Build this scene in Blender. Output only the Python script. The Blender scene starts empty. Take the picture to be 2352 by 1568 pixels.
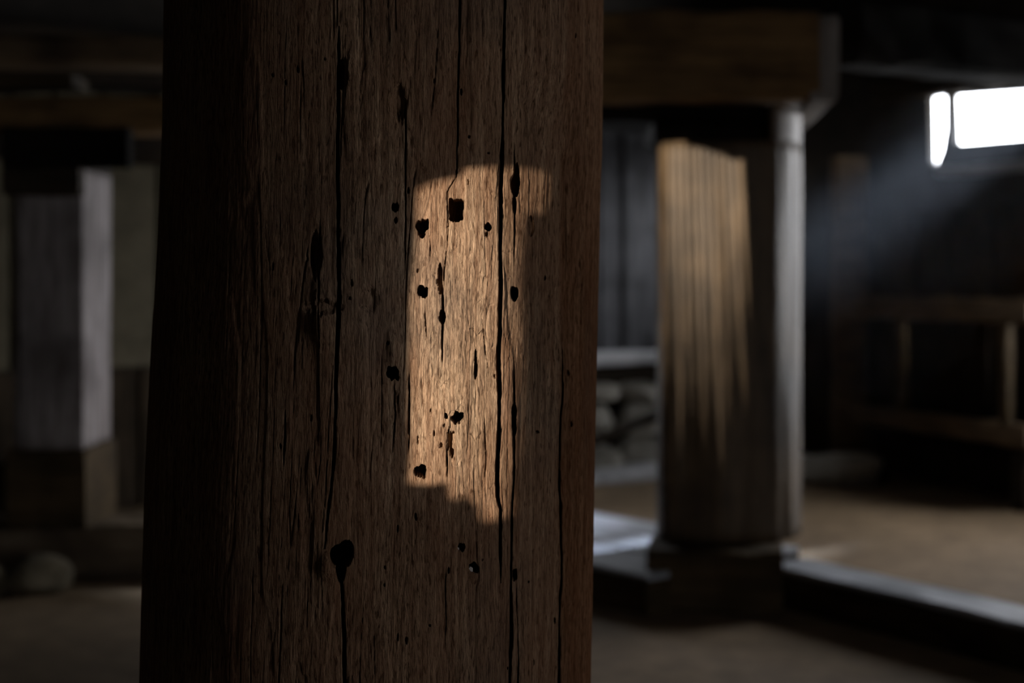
import bpy, bmesh, math, random
import numpy as np
from mathutils import Vector, Matrix

random.seed(7)
S = bpy.context.scene
C = S.collection
PI = math.pi

# ------------------------------------------------------------------ camera
F = 50.0 / 36.0 * 2352          # focal length in pixels of the 2352 x 1568 frame
HZ = 650.0                      # row of the horizon
EYE = 1.05
cam_d = bpy.data.cameras.new('camera')
cam = bpy.data.objects.new('camera', cam_d)
C.objects.link(cam)
cam.location = (0, 0, EYE)
cam.rotation_euler = (PI / 2, 0, 0)
cam_d.lens = 50
cam_d.sensor_width = 36
cam_d.shift_y = (HZ - 784) / 2352
cam_d.clip_start = 0.05
cam_d.dof.use_dof = True
cam_d.dof.focus_distance = 1.37
cam_d.dof.aperture_fstop = 3.4
S.camera = cam

# ------------------------------------------------------------------ world, sun, lamps
w = bpy.data.worlds.new('sky')
S.world = w
w.use_nodes = True
bg = w.node_tree.nodes['Background']
bg.inputs[0].default_value = (0.92, 0.95, 1.0, 1)
bg.inputs[1].default_value = 16.0

SUN = Vector((0.42, 1.0, -0.14)).normalized()      # the way the sunlight travels
sun_d = bpy.data.lights.new('sun', 'SUN')
sun_d.energy = 9.8
sun_d.angle = math.radians(0.09)
sun_d.color = (1.0, 0.90, 0.76)
sun = bpy.data.objects.new('sun', sun_d)
C.objects.link(sun)
sun.rotation_euler = SUN.to_track_quat('-Z', 'Y').to_euler()

# daylight that slants in through the small high window at the right
BEAM = Vector((-0.75, -0.45, -0.50)).normalized()
beam_d = bpy.data.lights.new('window_daylight', 'SPOT')
beam_d.energy = 72000
beam_d.spot_size = math.radians(14)
beam_d.spot_blend = 0.3
beam_d.shadow_soft_size = 0.45
beam_d.color = (0.72, 0.83, 1.0)
beam = bpy.data.objects.new('window_daylight', beam_d)
C.objects.link(beam)
beam.rotation_euler = BEAM.to_track_quat('-Z', 'Y').to_euler()

vs = S.view_settings
vs.view_transform = 'Standard'
vs.look = 'None'
vs.exposure = 0.0
vs.gamma = 1.0
vs.use_curve_mapping = False
S.cycles.use_denoising = True
S.cycles.max_bounces = 6
S.cycles.diffuse_bounces = 4
S.cycles.volume_bounces = 0
S.cycles.sample_clamp_indirect = 4.0


def at(u, v, Y):
    """The point that the camera sees at pixel (u, v) at depth Y."""
    return Vector(((u - 1176) / F * Y, Y, EYE - (v - HZ) / F * Y))


def on_z(u, v, z):
    Y = (EYE - z) * F / (v - HZ)
    return Vector(((u - 1176) / F * Y, Y, z))


# ------------------------------------------------------------------ materials
def nt(name):
    m = bpy.data.materials.new(name)
    m.use_nodes = True
    t = m.node_tree
    return m, t, t.nodes['Principled BSDF']


def ramp(t, fac, stops):
    r = t.nodes.new('ShaderNodeValToRGB')
    while len(r.color_ramp.elements) < len(stops):
        r.color_ramp.elements.new(0.5)
    for e, (p, c) in zip(r.color_ramp.elements, stops):
        e.position = p
        e.color = (c[0], c[1], c[2], 1)
    t.links.new(fac, r.inputs[0])
    return r.outputs[0]


def noise(t, vec, scale, detail=4, rough=0.6, dist=0.0):
    n = t.nodes.new('ShaderNodeTexNoise')
    n.inputs['Scale'].default_value = scale
    n.inputs['Detail'].default_value = detail
    n.inputs['Roughness'].default_value = rough
    n.inputs['Distortion'].default_value = dist
    t.links.new(vec, n.inputs['Vector'])
    return n.outputs['Fac']


def mapped(t, scale, loc=(0, 0, 0)):
    tc = t.nodes.new('ShaderNodeTexCoord')
    mp = t.nodes.new('ShaderNodeMapping')
    mp.inputs['Scale'].default_value = scale
    mp.inputs['Location'].default_value = loc
    t.links.new(tc.outputs['Object'], mp.inputs['Vector'])
    return mp.outputs[0]


def mix(t, fac, a, b, mode='MIX'):
    m = t.nodes.new('ShaderNodeMix')
    m.data_type = 'RGBA'
    m.blend_type = mode
    for sock, val in ((m.inputs[0], fac), (m.inputs[6], a), (m.inputs[7], b)):
        if isinstance(val, (int, float)):
            sock.default_value = val
        elif isinstance(val, tuple):
            sock.default_value = (val[0], val[1], val[2], 1)
        else:
            t.links.new(val, sock)
    return m.outputs[2]


def bump(t, b, height, strength, dist):
    n = t.nodes.new('ShaderNodeBump')
    n.inputs['Strength'].default_value = strength
    n.inputs['Distance'].default_value = dist
    t.links.new(height, n.inputs['Height'])
    t.links.new(n.outputs[0], b.inputs['Normal'])
    return n


def wood(name, dark, light, axis='X', rough=0.7, seed=0, spec=0.12):
    """Old timber, grain along the given local axis."""
    m, t, b = nt(name)
    k = {'X': (0.08, 1, 1), 'Y': (1, 0.08, 1), 'Z': (1, 1, 0.08)}[axis]
    v = mapped(t, k, (seed, seed * 2, seed * 3))
    v2 = mapped(t, (1, 1, 1), (seed * 5, seed, 0))
    g = noise(t, v, 38, 6, 0.65, 0.4)
    st = noise(t, v2, 3.2, 3, 0.55)
    col = ramp(t, g, [(0.30, dark), (0.68, light)])
    mid = tuple(0.45 * d for d in dark)
    sf = ramp(t, st, [(0.42, (0, 0, 0)), (0.70, (0.8, 0.8, 0.8))])
    col = mix(t, sf, col, mid)
    t.links.new(col, b.inputs['Base Color'])
    b.inputs['Roughness'].default_value = rough
    b.inputs['Specular IOR Level'].default_value = spec
    bump(t, b, g, 0.6, 0.006)
    return m


def mottled(name, a, b_, c, scale, rough=0.9, bs=0.5, bd=0.01):
    m, t, b = nt(name)
    v = mapped(t, (1, 1, 1))
    n1 = noise(t, v, scale, 6, 0.62)
    n2 = noise(t, v, scale * 7, 5, 0.6)
    col = ramp(t, n1, [(0.32, a), (0.52, b_), (0.72, c)])
    f = ramp(t, n2, [(0.35, (0.7, 0.7, 0.7)), (0.65, (1, 1, 1))])
    col = mix(t, 1.0, col, f, 'MULTIPLY')
    t.links.new(col, b.inputs['Base Color'])
    b.inputs['Roughness'].default_value = rough
    b.inputs['Specular IOR Level'].default_value = 0.2
    bump(t, b, n2, bs, bd)
    return m


M_BEAM = wood('beam_wood', (0.07, 0.040, 0.016), (0.25, 0.145, 0.06), 'X', 0.75, 1)
M_DARK = wood('smoked_wood', (0.012, 0.009, 0.006), (0.04, 0.028, 0.018), 'X', 0.8, 2)
M_POST = wood('post_wood', (0.05, 0.031, 0.015), (0.165, 0.106, 0.056), 'Z', 0.6, 3, 0.4)
M_GREYPOST = wood('grey_post_wood', (0.15, 0.125, 0.108), (0.36, 0.32, 0.29), 'Z', 0.6, 4)
M_PLANK = wood('plank_wood', (0.06, 0.059, 0.062), (0.165, 0.165, 0.178), 'Z', 0.75, 5)
M_SILL = wood('sky_lit_sill_wood', (0.32, 0.33, 0.36), (0.51, 0.53, 0.58), 'X', 0.55, 6, 0.5)  # cool skylight on the sill and threshold tops put into the colour
M_SILLDARK = wood('sill_wood', (0.10, 0.07, 0.045), (0.24, 0.18, 0.12), 'X', 0.7, 7)
M_WALLB = wood('dark_board_wood', (0.018, 0.013, 0.008), (0.065, 0.045, 0.028), 'Z', 0.8, 9)
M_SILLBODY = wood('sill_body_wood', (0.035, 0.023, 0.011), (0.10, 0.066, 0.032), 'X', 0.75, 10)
M_LPOST = wood('brown_post_wood', (0.12, 0.095, 0.085), (0.38, 0.34, 0.335), 'Z', 0.7, 14)
M_LEDGE = wood('pale_ledge_wood', (0.46, 0.46, 0.47), (0.66, 0.66, 0.68), 'X', 0.6, 16)  # pale grey, lighter than the other timbers
M_BLACK = wood('near_black_wood', (0.006, 0.005, 0.004), (0.016, 0.013, 0.010), 'X', 0.9, 18, 0.03)  # near-black, well below the smoked wood
M_RAIL = wood('rail_wood', (0.06, 0.04, 0.024), (0.19, 0.13, 0.075), 'X', 0.7, 8)
M_SHELL = mottled('sooty_wall', (0.018, 0.015, 0.012), (0.03, 0.025, 0.02), (0.05, 0.042, 0.034), 1.4)
M_CEIL = mottled('sooty_ceiling', (0.008, 0.007, 0.006), (0.014, 0.012, 0.010), (0.02, 0.018, 0.014), 2.0)
M_FLOOR = mottled('earth_floor', (0.145, 0.096, 0.053), (0.205, 0.139, 0.079), (0.265, 0.182, 0.110), 1.3, 0.85, 0.5, 0.012)
M_PLASTER = mottled('clay_plaster', (0.10, 0.085, 0.055), (0.14, 0.12, 0.08), (0.18, 0.15, 0.10), 1.6, 0.9, 0.4, 0.01)
M_STONE = mottled('field_stone', (0.27, 0.25, 0.215), (0.40, 0.37, 0.32), (0.52, 0.48, 0.42), 5, 0.9, 0.7, 0.02)
M_BROWNSTONE = mottled('brown_stone', (0.055, 0.045, 0.03), (0.10, 0.08, 0.05), (0.15, 0.12, 0.08), 5, 0.9, 0.7, 0.02)


# ------------------------------------------------------------------ helpers
def mesh_obj(name, me, mat, parent=None):
    o = bpy.data.objects.new(name, me)
    if mat is not None and len(me.materials) == 0:
        me.materials.append(mat)
    C.objects.link(o)
    if parent is not None:
        o.parent = parent
    return o


def obj(name, bm, mat, parent=None, smooth=False):
    me = bpy.data.meshes.new(name)
    bmesh.ops.recalc_face_normals(bm, faces=bm.faces[:])
    bm.to_mesh(me)
    bm.free()
    if smooth:
        me.shade_smooth()
    return mesh_obj(name, me, mat, parent)


def tag(o, label, cat, group=None):
    o['label'] = label
    o['category'] = cat
    if group:
        o['group'] = group
    return o


def struct(o):
    o['kind'] = 'structure'
    return o


def empty(name, loc, rz=0.0):
    o = bpy.data.objects.new(name, None)
    o.location = loc
    o.rotation_euler = (0, 0, rz)
    o.empty_display_size = 0.1
    C.objects.link(o)
    return o


def add_box(bm, a, b):
    (x0, y0, z0), (x1, y1, z1) = a, b
    v = [bm.verts.new(p) for p in ((x0, y0, z0), (x1, y0, z0), (x1, y1, z0), (x0, y1, z0),
                                   (x0, y0, z1), (x1, y0, z1), (x1, y1, z1), (x0, y1, z1))]
    for q in ((3, 2, 1, 0), (4, 5, 6, 7), (0, 1, 5, 4), (1, 2, 6, 5), (2, 3, 7, 6), (3, 0, 4, 7)):
        bm.faces.new([v[i] for i in q])


def timber_bm(L, W, H, rough=0.008, cham=0.02, seg=14, bow=0.0, taper=0.0, axis='X', seed=0, ends=0.0):
    """A hewn timber: chamfered section swept along X (or Z), uneven from cut to cut.
    It runs from 0 to L, centred in width, from 0 to H in height (axis X)."""
    r = random.Random(seed)
    bm = bmesh.new()
    rings = []
    for i in range(seg + 1):
        f = i / seg
        s = 1 - taper * f
        w_, h_ = W / 2 * s, H / 2 * s
        c = cham * (0.7 + 0.6 * r.random())
        off = (r.uniform(-rough, rough) * 0.5, r.uniform(-rough, rough) * 0.5 + bow * math.sin(PI * f))
        pts = [(-w_ + c, -h_), (0, -h_), (w_ - c, -h_), (w_, -h_ + c), (w_, 0), (w_, h_ - c), (w_ - c, h_), (0, h_),
               (-w_ + c, h_), (-w_, h_ - c), (-w_, 0), (-w_, -h_ + c)]
        ring = []
        for (a, b) in pts:
            a += r.uniform(-rough, rough) + off[0]
            b += r.uniform(-rough, rough) + off[1]
            x = L * f + (r.uniform(-ends, ends) if i in (0, seg) else 0)
            ring.append(bm.verts.new((x, a, b + H / 2) if axis == 'X' else (a, b, x)))
        rings.append(ring)
    n = len(rings[0])
    for A, B in zip(rings, rings[1:]):
        for j in range(n):
            bm.faces.new((A[j], A[(j + 1) % n], B[(j + 1) % n], B[j]))
    bm.faces.new(rings[0][::-1])
    bm.faces.new(rings[-1])
    return bm


def timber(name, p0, p1, W, H, mat, parent=None, **kw):
    """A beam whose bottom centre line goes from p0 to p1 (level or sloping)."""
    p0, p1 = Vector(p0), Vector(p1)
    d = p1 - p0
    o = obj(name, timber_bm(d.length, W, H, **kw), mat, parent)
    o.location = p0
    o.rotation_euler = (0, -math.atan2(d.z, math.hypot(d.x, d.y)), math.atan2(d.y, d.x))
    return o


def stone_bm(sx, sy, sz, seed, sub=3, flat=0.25):
    r = random.Random(seed)
    bm = bmesh.new()
    bmesh.ops.create_icosphere(bm, subdivisions=sub, radius=1.0)
    cuts = []
    for _ in range(7):
        d = Vector((r.gauss(0, 1), r.gauss(0, 1), r.gauss(0, 1))).normalized()
        cuts.append((d, r.uniform(0.45, 0.86)))
    for v in bm.verts:
        p = v.co.copy()
        for d, k in cuts:
            e = p.dot(d) - k
            if e > 0:
                p -= d * e * 0.85
        p *= 1 + 0.05 * math.sin(5 * p.x + seed) * math.sin(4 * p.y + 2 * seed) + r.uniform(-0.012, 0.012)
        p.x *= sx
        p.y *= sy
        p.z *= sz
        if p.z < -sz * (1 - flat):
            p.z = -sz * (1 - flat)
        v.co = p + Vector((0, 0, sz * (1 - flat)))
    return bm


# ------------------------------------------------------------------ the big round post (geometry first: the sun gaps are traced from it)
YC = 1.605
VL = np.array([-900, 0, 300, 700, 1000, 1568, 3200.0])
UL = np.array([384, 376, 372, 352, 335, 318, 300.0])
VR = np.array([-900, 0, 400, 700, 900, 1420, 1568, 3200.0])
UR = np.array([1394, 1387, 1383, 1375, 1372, 1360, 1357, 1335.0])


def log_axis(z):
    v = HZ - (np.asarray(z) - EYE) * F / (YC - 0.04)
    # smoothed silhouette
    uL = sum(np.interp(v + k, VL, UL) for k in (-150, -75, 0, 75, 150)) / 5
    uR = sum(np.interp(v + k, VR, UR) for k in (-150, -75, 0, 75, 150)) / 5
    aL, aR = np.arctan((uL - 1176) / F), np.arctan((uR - 1176) / F)
    al, hf = (aL + aR) / 2, (aR - aL) / 2
    dist = YC / np.cos(al)
    return YC * np.tan(al), dist * np.sin(hf)


def on_log(u, v):
    """Where the camera ray through (u, v) meets the big post."""
    d = np.array([(u - 1176) / F, 1.0, -(v - HZ) / F])
    z = EYE - (v - HZ) / F * 1.37
    for _ in range(4):
        cx, R = log_axis(z)
        ox, oy = -cx, -YC
        a = d[0] ** 2 + d[1] ** 2
        b = 2 * (ox * d[0] + oy * d[1])
        c = ox * ox + oy * oy - R * R
        disc = max(b * b - 4 * a * c, 0)
        s = (-b - math.sqrt(disc)) / (2 * a)
        z = EYE + d[2] * s
    return Vector((d[0] * s, d[1] * s, z))


# ------------------------------------------------------------------ room shell
NEAR_Y = -4.6
RX = 3.6                      # right wall beside the camera
A0, A1 = Vector((1.45, 8.85)), Vector((3.6, 5.66))     # the right wall in view runs from A0 to A1
CEIL = 2.95

bm = bmesh.new()
add_box(bm, (-4.3, -4.9, -0.2), (4.2, 9.4, 0.0))
struct(obj('floor', bm, M_FLOOR))
bm = bmesh.new()
add_box(bm, (-4.3, -4.9, CEIL), (4.2, 9.4, CEIL + 0.2))
struct(obj('ceiling', bm, M_CEIL))
bm = bmesh.new()
add_box(bm, (-4.3, -4.9, 0), (-4.0, 9.4, CEIL))
struct(obj('wall_left', bm, M_SHELL))
RB = math.atan2(0.559, 0.829)          # the back wall runs square to the far right wall


def bw(x, y, z):
    """A point of the back wall's frame: x along it (0 at the right corner, negative to the left), y into the wall."""
    return Vector((A0.x + x * math.cos(RB) - y * math.sin(RB), A0.y + x * math.sin(RB) + y * math.cos(RB), z))


W5_FILL = (-2.66, -1.86, 1.0, 1.62)  # added opening hidden behind the round post, lets in extra fill light
def holed_plate(outline, holes, place, thick):
    """A plate with holes: 2-D loops filled, then given a thickness; place(a, b, t) gives the 3-D point."""
    bm = bmesh.new()
    loops = [outline] + holes
    edges, rims = [], []
    for lp in loops:
        vs_ = [bm.verts.new(place(a, b, 0)) for a, b in lp]
        rims.append(vs_)
        edges += [bm.edges.new((vs_[i], vs_[(i + 1) % len(vs_)])) for i in range(len(vs_))]
    bmesh.ops.triangle_fill(bm, use_beauty=True, use_dissolve=False, edges=edges)
    g = bmesh.ops.extrude_face_region(bm, geom=bm.faces[:])
    off = place(0, 0, thick) - place(0, 0, 0)
    for e in g['geom']:
        if isinstance(e, bmesh.types.BMVert):
            e.co += off
    return bm


def portal(name, loc, rot, sx, sy):
    d = bpy.data.lights.new(name, 'AREA')
    d.shape = 'RECTANGLE'
    d.size, d.size_y = sx, sy
    d.cycles.is_portal = True
    o = bpy.data.objects.new(name, d)
    C.objects.link(o)
    o.location = loc
    o.rotation_euler = rot
    return o


bm = holed_plate([(-6.7, 0), (0.3, 0), (0.3, CEIL), (-6.7, CEIL)],
                 [[(W5_FILL[0], W5_FILL[2]), (W5_FILL[1], W5_FILL[2]), (W5_FILL[1], W5_FILL[3]), (W5_FILL[0], W5_FILL[3])]], lambda a, b, t: Vector((a, t, b)), 0.15)
wall_back = struct(obj('wall_back', bm, M_SHELL))
wall_back.location = (A0.x, A0.y, 0)
wall_back.rotation_euler = (0, 0, RB)
portal('back_fill_portal', bw((W5_FILL[0] + W5_FILL[1]) / 2, 0.08, (W5_FILL[2] + W5_FILL[3]) / 2),
       Vector((math.sin(RB), -math.cos(RB), 0)).to_track_quat('-Z', 'Y').to_euler(), W5_FILL[1] - W5_FILL[0], W5_FILL[3] - W5_FILL[2])

# wall behind the camera: gaps shaped to cast the two sun patches
def back_trace(p, off=0.0):
    t = (p.y - NEAR_Y) / SUN.y
    q = p - SUN * t
    return (q.x, q.z)


PATCH = [(950, 432), (985, 416), (1022, 408), (1052, 401), (1056, 386), (1150, 381), (1212, 374), (1224, 378), (1222, 440),
         (1212, 480), (1192, 474), (1182, 520), (1177, 640), (1182, 760), (1177, 900), (1172, 1040), (1163, 1110), (1166, 1180),
         (1150, 1190), (1130, 1195), (1112, 1200), (1098, 1192), (1088, 1160), (1064, 1138), (1040, 1150), (1026, 1138), (1024, 1106), (985, 1112), (928, 1108),
         (934, 1040), (937, 900), (938, 800), (936, 700), (942, 620), (950, 540)]
hole_a = [back_trace(on_log(u, v)) for u, v in PATCH]
POST_Y = 4.62
rB = random.Random(3)
holes_b = []
for i in range(13):                                  # added slits, thinned downward to dim and fade the post's sun patch
    uc = 1493 + 17.0 * i
    vt = 318 + max(0, uc - 1560) * 0.36 + rB.uniform(-5, 5)
    vb = (930 + 230 * math.sin(PI * min(1, (i + 0.6) / 13)) ** 0.7 + rB.uniform(-130, 110)) if i < 12 else 800
    wd = 5.6 if i not in (5, 9) else 4.6
    lean = 0.055 * i / 12
    lp = []
    for f, k_ in ((0.0, 1.0), (0.22, 1.0), (0.38, 0.74), (0.54, 0.42), (0.75, 0.22), (1.0, 0.08)):
        vv = vt + (vb - vt) * f
        lp.append((uc + lean * (vv - vt), vv, wd * k_))
    loop = [(u - w_, v) for u, v, w_ in lp] + [(u + w_, v) for u, v, w_ in lp[::-1]]
    holes_b.append([back_trace(at(u, v, POST_Y)) for u, v in loop])
bm = holed_plate([(-4.0, 0), (3.9, 0), (3.9, CEIL), (-4.0, CEIL)], [hole_a] + holes_b,
                 lambda a, b, t: Vector((a, NEAR_Y - t, b)), 0.006)
struct(obj('wall_near', bm, M_SHELL))

# right wall beside the camera with a window
W2 = (-1.50, -0.48, 0.60, 1.85)
bm = holed_plate([(-4.7, 0), (5.72, 0), (5.72, CEIL), (-4.7, CEIL)],
                 [[(W2[0], W2[2]), (W2[1], W2[2]), (W2[1], W2[3]), (W2[0], W2[3])]],
                 lambda a, b, t: Vector((RX + t, a, b)), 0.2)
struct(obj('wall_right', bm, M_SHELL))
portal('side_window_portal', (RX + 0.1, (W2[0] + W2[1]) / 2, (W2[2] + W2[3]) / 2), (0, PI / 2, 0), W2[3] - W2[2], W2[1] - W2[0])

# the right wall in view, running away from the camera, with the small high window
TA = (A1 - A0).normalized()
NA = Vector((-TA.y, TA.x))        # outward


def on_wall(u, v):
    k = (u - 1176) / F
    s = (k * A0.y - A0.x) / (TA.x - k * TA.y)
    Y = A0.y + TA.y * s
    return (s, EYE - (v - HZ) / F * Y)


def wall_pt(a, b, t):
    return Vector((A0.x + TA.x * a + NA.x * t, A0.y + TA.y * a + NA.y * t, b))


SLIT = [on_wall(u, v) for u, v in ((2133, 222), (2171, 220), (2171, 296), (2163, 345), (2150, 378), (2136, 372))]
MAIN = [on_wall(u, v) for u, v in ((2187, 220), (2338, 209), (2420, 206), (2420, 312), (2192, 331))]
W3 = (2.46, 3.72, 0.75, 2.15)
W4_FILL = (0.07, 0.38, 0.95, 1.92)  # added opening hidden behind the wide post, lights the back corner
WALL_T = 0.05
LEN_A = (A1 - A0).length
bm = holed_plate([(-0.1, 0), (LEN_A, 0), (LEN_A, CEIL), (-0.1, CEIL)],
                 [SLIT, MAIN, [(W3[0], W3[2]), (W3[1], W3[2]), (W3[1], W3[3]), (W3[0], W3[3])],
                  [(W4_FILL[0], W4_FILL[2]), (W4_FILL[1], W4_FILL[2]), (W4_FILL[1], W4_FILL[3]), (W4_FILL[0], W4_FILL[3])]], wall_pt, WALL_T)
wall_front = struct(obj('wall_far_right', bm, M_SHELL))
rzA = math.atan2(NA.x, -NA.y)
for nm, (s0, s1, z0, z1) in (('high_window_portal', (SLIT[0][0], MAIN[2][0], 1.62, 2.1)), ('low_window_portal', W3), ('corner_fill_portal', W4_FILL)):
    p = wall_pt((s0 + s1) / 2, (z0 + z1) / 2, 0.06)
    portal(nm, p, Vector((-NA.x, -NA.y, 0)).to_track_quat('-Z', 'Y').to_euler(), s1 - s0, z1 - z0)
wc = wall_pt((SLIT[0][0] + MAIN[2][0]) / 2, 1.9, 0)
beam.location = wc - BEAM * 4.0


def wall_timber(name, s0, s1, z, W, H, mat, parent, t=-0.02, **kw):
    a, b = wall_pt(s0, z, t), wall_pt(s1, z, t)
    return timber(name, a, b, W, H, mat, parent, **kw)


# the timber frame of the high window, and the posts of the lower one
win = struct(empty('window_1', wall_pt(SLIT[0][0], 1.6, 0)))
inv = Matrix.Translation(-win.location)


def child_of(o, parent):
    o.parent = parent
    o.matrix_parent_inverse = Matrix.Translation(-parent.location)
    return o


s_l, s_r = SLIT[0][0], MAIN[2][0]
ztop = max(p[1] for p in MAIN)
zbot = MAIN[3][1]
child_of(wall_timber('lintel', s_l - 0.35, s_r + 0.3, ztop + 0.005, 0.10, 0.13, M_DARK, None, seed=11, rough=0.004), win)
child_of(wall_timber('sill', MAIN[4][0] - 0.02, s_r + 0.3, zbot - 0.165, 0.16, 0.05, M_SILL, None, t=-0.05, seed=12, rough=0.003), win)
mu = obj('mullion', timber_bm(0.36, 0.035, 0.035, rough=0.002, cham=0.006, seg=4, axis='Z', seed=13), M_DARK)
mu.location = wall_pt((SLIT[1][0] + MAIN[0][0]) / 2, zbot - 0.10, 0.02)
child_of(mu, win)

win2 = struct(empty('window_2', wall_pt(W3[0], W3[2], 0)))
child_of(wall_timber('lintel', W3[0] - 0.2, W3[1] + 0.15, W3[3], 0.10, 0.12, M_DARK, None, seed=14, rough=0.004), win2)
child_of(wall_timber('sill', W3[0] - 0.2, W3[1] + 0.15, W3[2] - 0.06, 0.14, 0.055, M_SILLDARK, None, t=-0.04, seed=15, rough=0.004), win2)

added_win3 = struct(empty('added_opening_1', wall_pt(W4_FILL[0], W4_FILL[2], 0)))  # frame of the added corner opening, unseen from the camera
child_of(wall_timber('lintel', W4_FILL[0] - 0.04, W4_FILL[1] + 0.06, W4_FILL[3], 0.08, 0.09, M_DARK, None, seed=16, rough=0.003), added_win3)
child_of(wall_timber('sill', W4_FILL[0] - 0.04, W4_FILL[1] + 0.06, W4_FILL[2] - 0.05, 0.09, 0.045, M_SILLDARK, None, t=-0.02, seed=17, rough=0.003), added_win3)

added_win4 = struct(empty('added_opening_2', bw(W5_FILL[0], 0, W5_FILL[2])))  # frame of the added back opening, unseen from the camera
child_of(timber('sill', bw(W5_FILL[0] - 0.08, -0.02, W5_FILL[2] - 0.05), bw(W5_FILL[1] + 0.08, -0.02, W5_FILL[2] - 0.05), 0.16, 0.05, M_SILLDARK, None, seed=18, rough=0.003), added_win4)


def plank_me(w_, h_, th, seed):
    r = random.Random(seed)
    bm = bmesh.new()
    n = 4
    rows = []
    for i in range(n + 1):
        z = h_ * i / n
        e = [r.uniform(-0.006, 0.006) for _ in range(3)]
        rows.append([bm.verts.new((x, y, z)) for x, y in ((e[0], 0), (0.008, -th + e[2] * 0.4), (w_ - 0.008, -th), (w_ + e[1], 0))])
    for a, b in zip(rows, rows[1:]):
        for j in range(4):
            bm.faces.new((a[j], a[(j + 1) % 4], b[(j + 1) % 4], b[j]))
    bm.faces.new(rows[0][::-1])
    bm.faces.new(rows[-1])
    return bm


# vertical boards of the back wall, each a part of it
ZL = 0.66                       # height of the stone footing's ledge
x = -6.0
k = 0
rp = random.Random(5)
while x < -0.1:
    ww = rp.uniform(0.17, 0.27)
    m = M_PLASTER if x < -3.2 else M_PLANK
    hh = 1.28 if x + ww < W5_FILL[0] or x > W5_FILL[1] else W5_FILL[2] - ZL - 0.03
    o = obj('plank', plank_me(ww - 0.012, hh + rp.uniform(-0.02, 0.02), 0.03 + rp.uniform(0, 0.02), k), m, wall_back)
    o.location = (x, 0, ZL)
    x += ww
    k += 1

x = -6.0
while x < -3.15:
    ww = rp.uniform(0.22, 0.3)
    o = obj('plank', plank_me(ww - 0.012, ZL - 0.012, 0.03 + rp.uniform(0, 0.02), 50 + k), M_WALLB, wall_back)
    o.location = (x, 0, 0.002)
    x += ww
    k += 1

# boards of the far right wall
s = 0.05
while s < 3.7:
    ww = rp.uniform(0.2, 0.3)
    top = 1.12 if s < 0.6 else (1.42 if s < 2.3 else 0.66)
    o = obj('plank', plank_me(ww - 0.014, top + rp.uniform(-0.01, 0.01), 0.028 + rp.uniform(0, 0.018), 100 + k), M_WALLB, wall_front)
    p = wall_pt(s, 0.02, -0.002)
    o.location = p
    o.rotation_euler = (0, 0, math.atan2(TA.y, TA.x))
    s += ww
    k += 1

# ------------------------------------------------------------------ big round post in front
def vnoise(x, y, seed):
    rs = np.random.RandomState(seed)
    tab = rs.rand(256, 256).astype(np.float32)
    x = x + 1000.37
    y = y + 1000.71
    xi = np.floor(x).astype(np.int64)
    yi = np.floor(y).astype(np.int64)
    fx = (x - xi).astype(np.float32)
    fy = (y - yi).astype(np.float32)
    fx = fx * fx * (3 - 2 * fx)
    fy = fy * fy * (3 - 2 * fy)
    x0, x1, y0, y1 = xi & 255, (xi + 1) & 255, yi & 255, (yi + 1) & 255
    return ((tab[y0, x0] * (1 - fx) + tab[y0, x1] * fx) * (1 - fy) + (tab[y1, x0] * (1 - fx) + tab[y1, x1] * fx) * fy)


def fbm(x, y, seed, o=3, g=0.5):
    s_, a, t_ = 0, 1.0, 0
    for i in range(o):
        s_ = s_ + a * vnoise(x * 2 ** i, y * 2 ** i, seed + i)
        t_ += a
        a *= g
    return s_ / t_


def sstep(a, b, x):
    t_ = np.clip((x - a) / (b - a), 0, 1)
    return t_ * t_ * (3 - 2 * t_)


# rows (height) and columns (angle from the camera-facing side, positive to the right)
v_rows = np.concatenate([np.linspace(2300, 1640, 14)[:-1], np.arange(1640, -40, -1.45), np.linspace(-42, -2700, 24)])
z_rows = EYE - (v_rows - HZ) / F * 1.37
z_rows = z_rows[(z_rows > 0.001) & (z_rows < CEIL - 0.001)]
z_rows = np.concatenate([[0.0], z_rows, [CEIL]])
pu = np.concatenate([np.linspace(-0.996, -0.56, 46)[:-1], np.arange(-0.56, 0.93, 1.40 / 515), np.linspace(0.931, 0.9985, 40)])
th = np.arcsin(pu)
back = np.linspace(th[-1], 2 * PI + th[0], 50)[1:-1]
th = np.concatenate([th, back])
nr, nc = len(z_rows), len(th)
cx, R = log_axis(z_rows)
TH, ZZ = np.meshgrid(th, z_rows)
CX, RR = np.repeat(cx[:, None], nc, 1), np.repeat(R[:, None], nc, 1)
PX = CX + RR * np.sin(TH)
PY = YC - RR * np.cos(TH)
U = 1176 + PX / PY * F
V = HZ - (ZZ - EYE) / PY * F
front = np.cos(TH) > 0.02
U = np.where(front, U, 5000.0)
su = 0.25 * np.where(TH > PI, TH - 2 * PI, TH) / 0.00043     # arc length and height in units of about one pixel
zu = -(ZZ - EYE) / 0.00043

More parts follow.
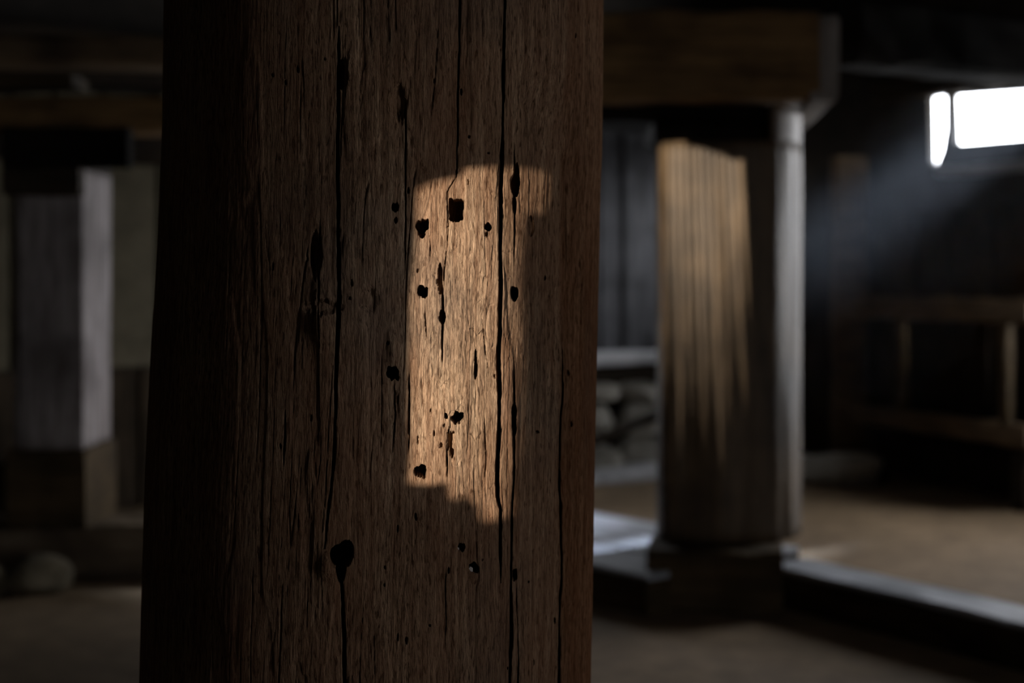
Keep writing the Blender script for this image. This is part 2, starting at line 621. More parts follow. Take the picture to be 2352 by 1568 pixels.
# the grain bends round the knots
for (ku, kv, sx, sy, am) in ((787, 1282, 44, 120, 0.55), (1190, 425, 26, 90, 0.6), (1090, 1305, 24, 60, 0.5), (903, 800, 40, 110, 0.35),
                             (725, 600, 40, 120, 0.4), (1016, 720, 24, 70, 0.3), (740, 710, 50, 60, 0.3)):
    e = np.exp(-((U - ku) / sx) ** 2 - ((V - kv) / sy) ** 2)
    su = su - (U - ku) * e * am
wp = su + 26 * (fbm(su / 190, zu / 620, 11, 2) - 0.5) + 3.5 * (fbm(su / 40, zu / 130, 15, 2) - 0.5)
region = sstep(0.40, 0.62, fbm(su / 120, zu / 260, 21, 3))
weather = np.exp(-((U - 1040) / 190) ** 2 - ((V - 790) / 420) ** 2)       # the face is worn to a fibrous nap here
mm = 0.001
d = np.zeros_like(U)
d += (0.9 + 1.7 * sstep(620, 800, U)) * mm * (fbm(su / 150, zu / 520, 31, 3) - 0.5)
d += (0.45 + 0.45 * sstep(560, 760, U)) * mm * (fbm(wp / 34, zu / 420, 41, 3) - 0.5)
d += 0.40 * mm * (vnoise(wp / 8, zu / 300, 51) - 0.5)
d += 0.42 * mm * (vnoise(wp / 3.6, zu / 150, 52) - 0.5)
nap = (0.35 + 0.65 * np.maximum(region * 0.7, weather))
fl = fbm(wp / 7.5 + 0.35 * vnoise(su / 10, zu / 18, 61), zu / 38, 62, 2)
d += 0.55 * mm * nap * sstep(0.52, 0.66, fl)
d += 0.8 * mm * nap * (fbm(wp / 4.4, zu / 17, 71, 2) - 0.5)
d += 0.35 * mm * weather * (vnoise(wp / 12, zu / 24, 73) - 0.5)
# thin wavering checks along the grain
for sd, sc, ln, wd, dp in ((81, 30, 900, 0.012, 1.5), (84, 17, 420, 0.018, 0.9), (87, 55, 1500, 0.010, 2.4)):
    c_ = np.abs(vnoise(wp / sc, zu / ln, sd) - 0.5)
    on = sstep(0.48, 0.6, fbm(su / 70, zu / 230, sd + 100, 2))
    d += dp * mm * on * (1 - sstep(0, wd * 1.8, c_))
# shallow split flakes in the worn patch
c_ = np.abs(vnoise(wp / 13, zu / 60, 95) - 0.5)
d += 1.3 * mm * weather * (1 - sstep(0.0, 0.05, c_)) * sstep(0.45, 0.6, vnoise(su / 22, zu / 50, 96))

ju = U + 3.0 * (fbm(U / 14, V / 30, 201, 2) - 0.5) + 1.5 * (vnoise(U / 4, V / 8, 203) - 0.5)
jv = V + 5.0 * (vnoise(U / 7, V / 40, 202) - 0.5) + 4.0 * (vnoise(U / 3, V / 60, 204) - 0.5)
deep = np.zeros_like(d)


def crack(pts, width, depth, wob=2.0, soft=1.5):
    """Long drying crack: pts (v, u[, width factor]), from top to bottom."""
    global deep
    vv = np.array([p[0] for p in pts], float)
    uu = np.array([p[1] for p in pts], float)
    ww = np.array([p[2] if len(p) > 2 else 1.0 for p in pts], float) * width * 0.76
    c0 = np.interp(V, vv, uu) + wob * 2 * (fbm(V / 60, V * 0 + pts[0][1], 301, 3) - 0.5)
    ws = np.interp(V, vv, ww) * (0.75 + 0.5 * vnoise(V / 45, V * 0 + pts[0][1], 305))
    end = sstep(vv[0] - 1, vv[0] + 60, V) * (1 - sstep(vv[-1] - 60, vv[-1] + 1, V))
    if vv[0] < 5:
        end = 1 - sstep(vv[-1] - 60, vv[-1] + 1, V)
    if vv[-1] > 1560:
        end = sstep(vv[0] - 1, vv[0] + 60, V)
    ws = ws * (0.15 + 0.85 * end)
    prof = 1 - sstep(ws / 2 - soft * 0.4, ws / 2 + soft, np.abs(U + 1.2 * (vnoise(U / 3, V / 20, 311) - 0.5) - c0))
    prof = prof * (end > 0.001)
    deep = np.maximum(deep, depth * prof * np.minimum(1, 0.2 + end))


crack([(0, 1162, .5), (100, 1160, .6), (250, 1157, .8), (390, 1155, 1), (600, 1151, 1), (800, 1148, .8), (900, 1150, .8), (1000, 1149, 1),
       (1090, 1145, 1), (1140, 1145, .8), (1170, 1151, .6), (1340, 1152, .4)], 10, 0.024)
crack([(60, 778, .4), (150, 777, .9), (380, 775, .8), (560, 776, .8), (680, 779, 1.3), (740, 776, 1.4), (830, 773, 1), (960, 770, .7),
       (1060, 767, .6), (1160, 757, .5), (1260, 745, .3)], 8, 0.022)
crack([(1240, 793, .6), (1320, 783, 1), (1380, 786, .8), (1568, 792, 1.1), (1700, 792, 1)], 7, 0.02)
crack([(0, 1058, .9), (120, 1056, .8), (380, 1050, .5), (420, 1049, .4)], 4, 0.012)
crack([(330, 1187, .5), (470, 1189, .8), (560, 1190, .5), (610, 1188, .3)], 5, 0.014)
crack([(820, 1186, .5), (960, 1187, 1), (1040, 1186, .9), (1140, 1184, 1), (1220, 1180, 1), (1400, 1178, .9), (1568, 1176, 1), (1800, 1174, 1)], 6, 0.018)
crack([(1100, 1148, .3), (1200, 1150, .6), (1340, 1152, .3)], 4, 0.01)
crack([(780, 1306, .2), (940, 1305, .7), (1200, 1304, 1), (1568, 1303, 1.1), (1700, 1303, 1)], 3.2, 0.012)
crack([(840, 939, .6), (930, 941, 1), (1010, 940, .8), (1060, 938, .4)], 4, 0.010)
crack([(200, 931, .5), (330, 931, .9), (480, 932, .6), (640, 931, .4)], 3, 0.008)
crack([(1330, 1193, .6), (1450, 1196, 1), (1568, 1196, 1), (1700, 1196, 1)], 4, 0.010)
crack([(380, 1313, .5), (500, 1314, .9), (660, 1315, .5)], 1.6, 0.003)
crack([(870, 906, .8), (960, 907, .7), (1040, 902, .4)], 3, 0.008)
crack([(500, 733, .6), (640, 732, .9), (740, 735, .6), (800, 735, .4)], 3.2, 0.008)
crack([(940, 653, .6), (1000, 655, .9), (1080, 650, .5)], 3.5, 0.008)
crack([(610, 1014, .8), (690, 1019, 1), (760, 1018, .8), (850, 1017, .4)], 5, 0.014)
crack([(1290, 1027, .3), (1360, 1024, .5), (1500, 1026, .3)], 2.5, 0.006)
crack([(1010, 1026, .8), (1060, 1027, 1), (1110, 1027, .4)], 4, 0.012)
crack([(560, 1029, .6), (620, 1023, .8), (680, 1019, .6)], 3, 0.008)
crack([(540, 988, .5), (575, 991, 1.2), (600, 990, .6)], 5, 0.01)
crack([(380, 1062, .3), (440, 1030, .7), (520, 1031, .5), (600, 1028, .3)], 2.4, 0.006)
crack([(690, 977, .5), (760, 980, .8), (800, 984, .4)], 2.6, 0.006)
crack([(720, 1108, .4), (800, 1116, .8), (840, 1122, .4)], 2.4, 0.006)
crack([(940, 1115, .3), (1040, 1119, .8), (1120, 1116, .4)], 2.6, 0.006)


def hole(u, v, ru, rv, depth, p=2.2, rag=1.0, edge=0.07):
    global deep
    q = ((np.abs(u - (U + (ju - U) * rag)) / ru) ** p + (np.abs(v - (V + (jv - V) * rag)) / rv) ** p) ** (1 / p)
    deep = np.maximum(deep, depth * (1 - sstep(1 - edge, 1 + edge, q)))


hole(1050, 482, 16, 25, 0.050, 7, 1.0, 0.05)
hole(968, 520, 12, 13, 0.040)
hole(978, 514, 8, 12, 0.038, 4)
hole(969, 535, 9, 8, 0.020)
hole(1122, 521, 8, 9, 0.030, 1.5)
hole(1119, 537, 3, 6, 0.010)
hole(970, 668, 11, 11, 0.040, 2.6)
hole(976, 670, 7, 12, 0.038, 4)
hole(1190, 673, 11, 15, 0.040, 2.6)
hole(903, 856, 13, 14, 0.040, 4, 1.8)
hole(1053, 958, 12, 12, 0.040, 3.5, 1.6)
hole(1042, 960, 6, 7, 0.03)
hole(1024, 954, 4, 6, 0.018)
hole(963, 1084, 11, 12, 0.040)
hole(972, 1084, 7, 16, 0.038, 4)
hole(783, 1277, 24, 27, 0.060, 2.3, 0.7)
hole(793, 1268, 18, 26, 0.055, 2.2, 0.7)
hole(783, 1308, 11, 30, 0.050, 1.6, 0.7)
hole(1089, 1305, 11, 12, 0.022)
hole(1061, 1258, 8, 9, 0.018)
hole(1191, 1322, 7, 13, 0.030, 3)
hole(908, 474, 8, 9, 0.026)
hole(909, 503, 4, 7, 0.010)
hole(1190, 420, 13, 28, 0.030, 1.9, 1.4)
hole(1194, 410, 8, 38, 0.022, 2)
hole(1189, 470, 6, 26, 0.018, 1.6)
hole(1235, 518, 9, 22, 0.005, 2)
hole(1017, 728, 8, 17, 0.026, 2, 1.4)
hole(1012, 640, 6, 32, 0.014, 2.4, 1.4)
hole(1186, 966, 8, 36, 0.030, 2.2, 1.2)
hole(1095, 838, 4, 34, 0.016, 1.9)
hole(845, 688, 20, 24, 0.004, 2, 1.0, 0.5)
hole(724, 585, 13, 42, 0.012, 1.6, 1.6, 0.5)
hole(916, 235, 14, 36, 0.006, 2, 1.5, 0.4)
hole(786, 168, 12, 30, 0.014, 2, 1.2, 0.3)
hole(1040, 1020, 7, 34, 0.010, 1.7, 2.2)
hole(1031, 1010, 5, 30, 0.008, 1.7, 2.2)
hole(960, 1010, 2, 10, 0.004)
hole(1013, 1025, 4, 6, 0.007)
hole(1075, 420, 3, 6, 0.004)
hole(742, 705, 38, 14, 0.006, 2, 1.6, 0.5)
hole(1300, 690, 34, 34, 0.003, 2, 1.0, 0.7)
# pick marks and worm holes
rs = np.random.RandomState(4)
for _ in range(46):
    a, b = rs.uniform(620, 1340), rs.uniform(20, 1550)
    hole(a, b, rs.uniform(1.6, 2.8), rs.uniform(2, 8), 0.005, 2, 0.6, 0.4)
# raised lips beside the bigger openings
for (a, b, ra, rb, hgt) in ((752, 1300, 20, 30, 0.006), (905, 800, 14, 50, 0.005), (800, 158, 8, 22, 0.005), (735, 740, 26, 60, 0.006),
                            (1093, 1325, 16, 18, 0.003), (560, 1470, 18, 40, 0.004), (1140, 1180, 14, 30, 0.002)):
    d -= hgt * np.exp(-((U - a) / ra) ** 2 - ((V - b) / rb) ** 2)
# the strip right of the main crack stands a little lower; a ridge where the worn patch starts
d += 0.010 * np.clip((U - 1154) / 100, 0, 1) * (1 - sstep(1270, 1375, U)) * sstep(100, 330, V)
d += 0.002 * sstep(0.45, 0.55, fbm(U / 60, V / 400, 402, 2))
d = d * (0.30 + 0.70 * sstep(560, 740, U))          # the left flank is smoother
d = np.clip(d, -0.014, 0.03)
deep = np.clip(deep, 0, 0.062)
fade = 1 - sstep(0.97, 1.0, np.abs(np.sin(TH))) * 0.6
d = d * np.where(front, fade, 0.4)
deep = deep * front
RD = RR - d
hyp = np.hypot(PX, PY)
co = np.stack([CX + RD * np.sin(TH) + deep * PX / hyp, YC - RD * np.cos(TH) + deep * PY / hyp, ZZ], -1).reshape(-1, 3).astype(np.float32)
org = Vector((float(cx[0]), YC, 0.0))
co -= np.array(org, np.float32)
i0 = (np.arange(nr - 1)[:, None] * nc + np.arange(nc)[None, :])
i1 = (np.arange(nr - 1)[:, None] * nc + (np.arange(nc)[None, :] + 1) % nc)
quads = np.stack([i0, i1, i1 + nc, i0 + nc], -1).reshape(-1, 4).astype(np.int32)
me = bpy.data.meshes.new('round_post')
me.vertices.add(nr * nc)
me.vertices.foreach_set('co', co.ravel())
me.loops.add(quads.size)
me.loops.foreach_set('vertex_index', quads.ravel())
me.polygons.add(len(quads))
me.polygons.foreach_set('loop_start', np.arange(0, quads.size, 4, dtype=np.int32))
me.polygons.foreach_set('loop_total', np.full(len(quads), 4, np.int32))
me.polygons.foreach_set('use_smooth', np.ones(len(quads), bool))
fill_glow = np.exp(-((U - 985) / 215) ** 2 - ((V - 760) / 430) ** 2)  # soft fill light around the sun patch, put into the colour
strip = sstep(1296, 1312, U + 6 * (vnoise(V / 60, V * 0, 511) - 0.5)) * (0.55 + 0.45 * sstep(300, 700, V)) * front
fill_glow = sstep(0.22, 0.75, fill_glow + 0.5 * (fbm(su / 34, zu / 90, 501, 3) - 0.5) + 0.3 * (fbm(su / 110, zu / 200, 502, 2) - 0.5))
me.update(calc_edges=True)
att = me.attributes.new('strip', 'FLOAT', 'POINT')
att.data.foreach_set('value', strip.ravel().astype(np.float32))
att = me.attributes.new('fill_glow', 'FLOAT', 'POINT')
att.data.foreach_set('value', fill_glow.ravel().astype(np.float32))
me.validate()

m, t, b = nt('old_post_wood')
v1 = mapped(t, (1, 1, 0.035))
v2 = mapped(t, (1, 1, 0.30), (3, 1, 2))
v3 = mapped(t, (1, 1, 0.6), (7, 4, 1))
v4 = mapped(t, (1, 1, 0.085), (1, 9, 3))
v5 = mapped(t, (1, 1, 0.20), (5, 2, 8))
g1 = noise(t, v1, 160, 5, 0.62, 0.3)
g2 = noise(t, v2, 14, 5, 0.62, 0.5)
g3 = noise(t, v3, 5.5, 4, 0.58, 0.6)
g4 = noise(t, v4, 760, 4, 0.7)
g5 = noise(t, v5, 330, 4, 0.62, 0.4)
col = ramp(t, g1, [(0.30, (0.120, 0.064, 0.036)), (0.50, (0.195, 0.114, 0.066)), (0.70, (0.28, 0.176, 0.105))])
f4 = ramp(t, g4, [(0.33, (0.38, 0.36, 0.34)), (0.50, (0.93, 0.92, 0.91)), (0.68, (1.50, 1.50, 1.50))])
col = mix(t, 1.0, col, f4, 'MULTIPLY')
f5 = ramp(t, g5, [(0.34, (0.30, 0.27, 0.25)), (0.46, (1, 1, 1))])
col = mix(t, 1.0, col, f5, 'MULTIPLY')
f2 = ramp(t, g2, [(0.40, (0, 0, 0)), (0.66, (1, 1, 1))])
col = mix(t, f2, col, mix(t, 0.45, col, (0.14, 0.060, 0.030)))
f3 = ramp(t, g3, [(0.50, (0, 0, 0)), (0.64, (0.65, 0.65, 0.65))])
col = mix(t, f3, col, mix(t, 0.55, col, (0.060, 0.046, 0.036)))
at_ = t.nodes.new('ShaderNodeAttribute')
at_.attribute_name = 'fill_glow'
glow_tint = ramp(t, at_.outputs['Fac'], [(0.0, (0.80, 0.82, 0.85)), (1.0, (1.28, 1.42, 1.56))])  # lighter and greyer where the fill glow is painted in
col = mix(t, 1.0, col, glow_tint, 'MULTIPLY')
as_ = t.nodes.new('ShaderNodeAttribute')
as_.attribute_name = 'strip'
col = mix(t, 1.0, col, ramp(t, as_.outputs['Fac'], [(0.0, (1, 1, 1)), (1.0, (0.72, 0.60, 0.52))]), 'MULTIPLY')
t.links.new(col, b.inputs['Base Color'])
rgh = ramp(t, g4, [(0.35, (0.45, 0.45, 0.45)), (0.65, (0.75, 0.75, 0.75))])
t.links.new(rgh, b.inputs['Roughness'])
b.inputs['Specular IOR Level'].default_value = 0.0
hb = t.nodes.new('ShaderNodeMath')
hb.operation = 'ADD'
t.links.new(g4, hb.inputs[0])
t.links.new(g5, hb.inputs[1])
bump(t, b, hb.outputs[0], 0.9, 0.0026)
M_LOG = m
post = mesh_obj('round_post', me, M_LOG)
post.location = org
tag(post, 'massive dark round timber post with nail holes and long cracks, sunlit patch', 'post')

# two old pegs that still stick in the post
for (u, v, r_) in ((1056, 1262, 0.0028), (1087, 1309, 0.0036)):
    p = on_log(u, v)
    bm = bmesh.new()
    bmesh.ops.create_cone(bm, cap_ends=True, segments=10, radius1=r_, radius2=r_ * 0.7, depth=0.03)
    for vt in bm.verts:
        vt.co += Vector((random.uniform(-1, 1), random.uniform(-1, 1), random.uniform(-1, 1))) * r_ * 0.18
    o = obj('peg', bm, M_GREYPOST, post)
    cxx, _ = log_axis(p.z)
    n = Vector((p.x - float(cxx), p.y - YC, 0)).normalized()
    o.location = p - n * 0.020 - org
    o.rotation_euler = n.to_track_quat('Z', 'Y').to_euler()

# ------------------------------------------------------------------ the wide post at the right
SD = Vector((0.56, -0.83, 0)).normalized()       # the way the floor sill runs, towards the camera
SN = Vector((0.83, 0.56, 0)).normalized()


def trunk_bm(pts, h0, h1, rows, seed, amp=0.010, lean=(0, 0)):
    """A rough-hewn trunk: plan outline pts (closed), swept upward, worn and fluted."""
    n_ = []
    m_ = len(pts)
    for i in range(m_):                                    # refine the outline, rounding the corners
        a, b_ = Vector(pts[i]), Vector(pts[(i + 1) % m_])
        for f in (0.12, 0.31, 0.5, 0.69, 0.88):
            n_.append(a.lerp(b_, f))
    cen = sum((Vector(p) for p in pts), Vector((0, 0))) / m_
    bm = bmesh.new()
    rings = []
    nn = len(n_)
    ang = np.arange(nn) * 1.0
    for k_ in range(rows + 1):
        z = h0 + (h1 - h0) * k_ / rows
        a1 = fbm(ang * 0.9, ang * 0 + z * 1.3, seed, 3)
        a2 = vnoise(ang * 0.33, ang * 0 + z * 0.8, seed + 9)
        ring = []
        for i, p in enumerate(n_):
            q = p - cen
            f = 1 + (float(a1[i]) - 0.5) * amp / 0.12 + (float(a2[i]) - 0.5) * 0.05
            ring.append(bm.verts.new((cen.x + q.x * f + lean[0] * (z - h0), cen.y + q.y * f + lean[1] * (z - h0), z)))
        rings.append(ring)
    for A, B in zip(rings, rings[1:]):
        for j in range(nn):
            bm.faces.new((A[j], A[(j + 1) % nn], B[(j + 1) % nn], B[j]))
    bm.faces.new(rings[0][::-1])
    bm.faces.new(rings[-1])
    return bm


rp_loc = Vector((0.745, 4.88, 0))
rpost = empty('wide_post', rp_loc)
tag(rpost, 'wide rough-hewn post right of the big round post, pale sunlit face', 'post')
half = 0.262
out = [(-0.262, -0.12), (-0.235, -0.215), (-0.10, -0.245), (0.05, -0.25), (0.125, -0.228), (0.185, -0.175), (0.23, -0.09), (0.25, 0.03), (0.22, 0.15), (0.1, 0.24), (-0.05, 0.25), (-0.2, 0.18)]
o = obj('shaft', trunk_bm(out, 0.205, 1.515, 40, 77, 0.012, (-0.004, 0)), M_POST, rpost, True)
top = [(0.10, -0.235), (0.135, -0.22), (0.185, -0.17), (0.23, -0.09), (0.245, 0.03), (0.2, 0.14), (0.10, 0.15)]
obj('shaft_top', trunk_bm(top, 1.51, 1.632, 5, 78, 0.006), M_POST, rpost, True)
ft = obj('foot_block', timber_bm(0.43, 0.34, 0.20, rough=0.005, cham=0.015, seg=4, axis='X', seed=41), M_SILLBODY, rpost)
ft.rotation_euler = (0, 0, math.atan2(-0.17, 0.985))
fp = Vector((0.43, 4.55, 0)) + Vector((0.17, 0.985, 0)) * 0.17
ft.location = (fp.x - rp_loc.x, fp.y - rp_loc.y, 0.0)

# ------------------------------------------------------------------ floor sill and the broad threshold left of the post
p_f = Vector((0.819, 4.66, 0.0))
q0 = p_f + SN * 0.10 + SD * 0.02
sill = empty('floor_sill', q0, math.atan2(SD.y, SD.x))
tag(sill, 'long low floor beam running right from the wide post, pale sky-lit top', 'sill beam')
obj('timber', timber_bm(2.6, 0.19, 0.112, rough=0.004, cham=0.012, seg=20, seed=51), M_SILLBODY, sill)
o = obj('lit_top', timber_bm(2.6, 0.185, 0.020, rough=0.0022, cham=0.006, seg=20, seed=52), M_SILL, sill)  # separate pale board, the skylight on top is in its colour
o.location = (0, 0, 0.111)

A_ = on_z(1340, 1291, 0.13)
B_ = on_z(1486, 1322, 0.13)
dd = (B_ - A_).normalized()
nn_ = Vector((-dd.y, dd.x, 0))
if nn_.y < 0:
    nn_ = -nn_
thr = empty('threshold', (A_ - dd * 1.3).xy.to_3d())
thr.rotation_euler = (0, 0, math.atan2(dd.y, dd.x))
tag(thr, 'broad low plank threshold between round post and wide post, cool lit top', 'threshold')
LT = (B_ - A_).length + 1.3
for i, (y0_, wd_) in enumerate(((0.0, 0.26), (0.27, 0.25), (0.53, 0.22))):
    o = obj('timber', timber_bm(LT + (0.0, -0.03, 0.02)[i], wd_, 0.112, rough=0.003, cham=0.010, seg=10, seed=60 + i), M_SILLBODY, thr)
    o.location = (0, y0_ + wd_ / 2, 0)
    o = obj('plank', timber_bm(LT + (0.0, -0.03, 0.02)[i], wd_ - 0.004, 0.020, rough=0.0015, cham=0.005, seg=6, seed=65 + i), M_SILL, thr)  # top boards carry the cool skylight in their colour
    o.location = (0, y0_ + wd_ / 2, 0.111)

# ------------------------------------------------------------------ beams over the wide post
o = timber('main_beam', at(900, 240, 4.60), at(1868, 236, 4.60), 0.20, 0.285, M_BEAM, seed=71, rough=0.006, cham=0.018)
tag(o, 'thick brown beam lying across the top of the wide post', 'beam')
bk = empty('bolster', at(1390, 300, 4.62))
tag(bk, 'dark stepped bolster wedged between wide post and brown beam', 'bolster')
for nm, (u0, u1, v0, v1, yd, wd_) in (('upper_block', (1300, 1745, 241, 292, 4.86, 0.34)), ('lower_block', (1492, 1726, 290, 332, 4.84, 0.36))):
    p0, p1 = at(u0, v1, yd), at(u1, v1, yd)
    L = p1.x - p0.x
    o = obj(nm, timber_bm(L, wd_, (v1 - v0) / F * yd, rough=0.005, cham=0.02, seg=6, seed=74), M_BLACK, bk)
    o.location = p0 - bk.location
p0 = at(1868, 234, 4.55)
o = timber('cross_beam', at(1896, 232, 4.50), at(1896, 232, 4.50) + Vector((0.33, 4.1, 0)), 0.085, 0.27, M_GREYPOST, seed=76, rough=0.004, cham=0.012)
tag(o, 'grey squared beam end beside the brown beam end over the wide post', 'beam')
p0 = at(1936, 150, 5.0)
o = timber('wall_beam', p0, p0 + Vector((0.86, 0.5, 0.0)).normalized() * 2.3, 0.2, 0.23, M_BLACK, seed=78, rough=0.006)
tag(o, 'brown beam running from the wide post towards the high window', 'beam')
p0 = at(2130, 122, 5.3)
o = timber('beam_end', p0, p0 + Vector((0.22, 0.06, 0)), 0.10, 0.09, M_GREYPOST, seed=79, rough=0.003, cham=0.01, seg=4)
tag(o, 'short grey beam stub on the brown beam above the high window', 'beam')

# ------------------------------------------------------------------ left bay: post, sill, beams
LP_Y = 5.05
lx0, lx1 = (28 - 1176) / F * LP_Y, (190 - 1176) / F * LP_Y
lpost = empty('square_post', ((lx0 + lx1) / 2, LP_Y + 0.18, 0))
tag(lpost, 'square dark post at left standing on a low sill, right side pale', 'post')
hw = (lx1 - lx0) / 2
pts = [(-hw + 0.02, -0.18), (hw - 0.012, -0.18), (hw, -0.165), (hw + 0.004, 0.165), (hw - 0.02, 0.18), (-hw + 0.02, 0.18), (-hw, 0.16), (-hw, -0.16)]
obj('shaft', trunk_bm(pts, 0.46, 1.455, 26, 177, 0.003), M_LPOST, lpost, True)
bb = obj('base_block', timber_bm(2 * hw + 0.03, 0.40, 0.28, rough=0.005, cham=0.02, seg=5, seed=90), M_SILLBODY, lpost)
bb.location = (-hw - 0.015, 0, 0.18)
cap = obj('cap_block', timber_bm(2 * hw, 0.34, 0.14, rough=0.004, cham=0.015, seg=4, seed=91), M_DARK, lpost)
cap.location = (-hw, 0.0, 1.457)
cap = obj('upper_bracket', timber_bm(2 * hw + 0.19, 0.07, 0.14, rough=0.003, cham=0.01, seg=4, seed=88), M_BLACK, lpost)
cap.location = (-hw - 0.01, -0.22, 1.455)
cap = obj('bracket', timber_bm(2 * hw + 0.02, 0.07, 0.095, rough=0.003, cham=0.01, seg=4, seed=89), M_DARK, lpost)
cap.location = (-hw - 0.01, -0.22, 1.36)
o = timber('floor_sill', (-3.9, 5.20, 0), (-0.2, 5.24, 0), 0.36, 0.18, M_SILLDARK, seed=92, rough=0.007, cham=0.02, seg=22)
tag(o, 'low brown floor beam under the square post at left', 'sill beam')
o = timber('tie_beam', (-3.95, 5.2, 1.60), (-0.5, 5.2, 1.59), 0.22, 0.13, M_BEAM, seed=93, rough=0.006)
tag(o, 'brown tie beam lying across the square post at left', 'beam')
o = timber('tie_beam', (-3.95, 5.12, 1.745), ((160 - 1176) / F * 5.0, 5.12, 1.745), 0.2, 0.045, M_SILLBODY, seed=94, rough=0.004, cham=0.008)
tag(o, 'short thin grey board lying on the brown tie beam at left', 'board')
o = timber('tie_beam', (-3.95, 5.7, 1.93), (-0.5, 5.7, 1.90), 0.2, 0.12, M_RAIL, seed=95, rough=0.006)
tag(o, 'upper dim beam at left above the brown tie beam', 'beam')
o = timber('wall_plate', bw(-6.2, -0.13, 1.95), bw(-0.15, -0.13, 1.95), 0.22, 0.24, M_DARK, seed=96, rough=0.006)
tag(o, 'black wall plate beam along the top of the back wall boards', 'beam')

o = timber('wall_rail', bw(-6.2, -0.11, 1.60), bw(-3.0, -0.11, 1.60), 0.12, 0.16, M_DARK, seed=102, rough=0.005)
tag(o, 'black rail across the back wall boards beside the square post', 'beam')

# ------------------------------------------------------------------ stone footing of the back wall
foot = empty('stone_footing', bw(0, -0.25, 0), RB)
tag(foot, 'low rubble stone footing with a pale ledge along the back wall', 'footing')
o = obj('ledge', timber_bm(2.9, 0.30, 0.06, rough=0.004, cham=0.01, seg=24, seed=97), M_LEDGE, foot)
o.location = (-3.0, 0.02, 0.60)
o = obj('ground_kerb', timber_bm(2.9, 0.22, 0.06, rough=0.005, cham=0.012, seg=24, seed=98), M_LEDGE, foot)
o.location = (-3.0, -0.30, 0.0)
o = obj('ledge_beam', timber_bm(2.9, 0.16, 0.12, rough=0.004, cham=0.01, seg=20, seed=99), M_DARK, foot)
o.location = (-3.0, 0.02, 0.48)
rst = random.Random(12)
x = -2.95
k = 0
while x < -0.4:
    wv = rst.uniform(0.2, 0.38)
    z = 0.0
    lay = 0
    while z < 0.42:
        hh = rst.uniform(0.15, 0.25)
        o = obj('stone', stone_bm(wv * 0.56, 0.17, min(hh, 0.52 - z) * 0.62, 300 + k, 2), M_STONE, foot)
        o.location = (x + wv / 2 + rst.uniform(-0.03, 0.03), -0.03 - 0.06 * (z < 0.2), z)
        z += hh * 0.92
        k += 1
    x += wv * 0.96
o = timber('leaning_pole', Vector((-0.16, 7.1, 0.0)), at(1560, 943, 7.85), 0.05, 0.05, M_DARK, seed=101, rough=0.003, cham=0.015)
tag(o, 'thin dark pole leaning low across the stone footing', 'pole')

# rubble at the far left
for i, (u, v, Y, sx, sy, sz, lab, mt) in enumerate((
        (70, 1215, 6.0, 0.21, 0.2, 0.215, 'brown boulder heaped behind the low sill beside the square post', M_BROWNSTONE),
        (-190, 1215, 5.75, 0.17, 0.18, 0.17, 'smaller brown boulder at the picture edge behind the sill', M_BROWNSTONE),
        (75, 1330, 4.80, 0.15, 0.11, 0.075, 'grey stone lying on the floor in front of the low sill', M_BROWNSTONE),
        (-50, 1335, 4.72, 0.1, 0.1, 0.07, 'grey stone cut by the left edge of the picture', M_BROWNSTONE))):
    bm = stone_bm(sx, sy, sz, 400 + i, 3, 0.2)
    o = obj('boulder' if i < 2 else 'stone', bm, mt, None, True)
    q = at(u, v, Y)
    o.location = (q.x, Y, 0)
    tag(o, lab, 'stone')

# ------------------------------------------------------------------ manger along the far right wall
mg = empty('manger', Vector((1.89, 7.59, 0)))
mg.rotation_euler = (0, 0, math.atan2(-1.06, 0.46))
tag(mg, 'old dark wooden manger with slim uprights along the far right wall', 'manger')


def along(u, z, back_=0.0):
    """Distance along the manger's front at pixel column u."""
    kx = (u - 1176) / F
    t_ = (kx * 7.59 - 1.89) / (0.46 + kx * 1.06)
    return t_ * math.hypot(0.46, 1.06)


s0, s1 = along(1992, 0), along(2375, 0)
o = obj('top_rail', timber_bm(s1 - s0 + 0.12, 0.07, 0.115, rough=0.004, cham=0.012, seg=10, seed=111), M_RAIL, mg)
o.location = (s0 - 0.12, 0, 0.865)
o = obj('bottom_rail', timber_bm(s1 - s0 + 0.1, 0.07, 0.10, rough=0.004, cham=0.012, seg=10, seed=112), M_RAIL, mg)
o.location = (s0 - 0.1, -0.01, 0.30)
for u in (2080, 2318):
    o = obj('upright', timber_bm(0.50, 0.055, 0.05, rough=0.003, cham=0.008, seg=6, axis='Z', seed=113 + u), M_SILLBODY, mg)
    o.location = (along(u, 0), -0.02, 0.385)
for i in range(7):
    o = obj('board', plank_me((s1 - s0) / 7 - 0.01, 0.86, 0.02, 500 + i), M_DARK, mg)
    o.location = (s0 + i * (s1 - s0) / 7, 0.22, 0.02)
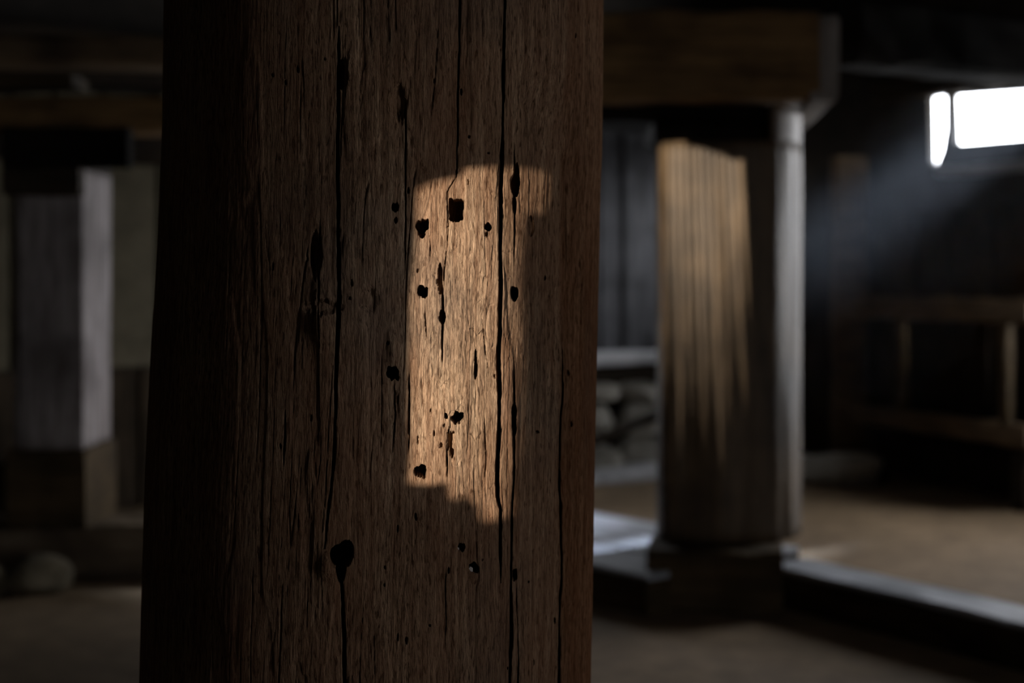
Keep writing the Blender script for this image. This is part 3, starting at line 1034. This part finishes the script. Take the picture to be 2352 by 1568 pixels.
o = obj('trough_floor', timber_bm(s1 - s0, 0.28, 0.03, rough=0.003, cham=0.006, seg=6, seed=120), M_DARK, mg)
o.location = (s0, 0.12, 0.33)
for a_ in (s0 + 0.05, s1 - 0.1):
    o = obj('leg', timber_bm(0.30, 0.08, 0.08, rough=0.003, cham=0.01, seg=3, axis='Z', seed=121), M_DARK, mg)
    o.location = (a_, 0.03, 0.0)

q = at(1950, 960, 7.9)
o = obj('stall_post', timber_bm(1.75, 0.19, 0.12, rough=0.006, cham=0.02, seg=12, axis='Z', seed=130), M_RAIL)
o.location = (q.x, 7.9, 0)
tag(o, 'brown square stall post beside the left end of the manger', 'post')
q = Vector((1.74, 7.42, 0))
bm = stone_bm(0.30, 0.17, 0.105, 140, 3, 0.4)
o = obj('flat_stone', bm, M_STONE, None, True)
o.location = (q.x, q.y, 0)
tag(o, 'flat pale stone on the floor before the stall post', 'stone')

# ------------------------------------------------------------------ dusty air below the high window
bm = bmesh.new()
e_ = 0.03
q_ = [wall_pt(1.40, 1.50, -e_), wall_pt(2.45, 1.42, -e_), wall_pt(2.45, 2.14, -e_), wall_pt(1.40, 2.16, -e_)]
lo = [bm.verts.new(p) for p in q_]
far = []
cq = sum(q_, Vector()) / 4
for p in q_:
    far.append(bm.verts.new(cq + (p - cq) * 1.25 + Vector((-0.75, -0.45, -0.56)) * 1.75))
bm.faces.new(lo[::-1])
bm.faces.new(far)
for i in range(4):
    j = (i + 1) % 4
    bm.faces.new((lo[i], lo[j], far[j], far[i]))
m = bpy.data.materials.new('dusty_air')
m.use_nodes = True
t = m.node_tree
t.nodes.remove(t.nodes['Principled BSDF'])
sc = t.nodes.new('ShaderNodeVolumeScatter')
sc.inputs['Color'].default_value = (0.9, 0.93, 1.0, 1)
sc.inputs['Density'].default_value = 0.0074
sc.inputs['Anisotropy'].default_value = 0.6
t.links.new(sc.outputs[0], t.nodes['Material Output'].inputs['Volume'])
haze = obj('haze', bm, m)
haze['kind'] = 'stuff'
haze['label'] = 'thin dusty haze in the daylight shaft below the high window'
haze['category'] = 'haze'
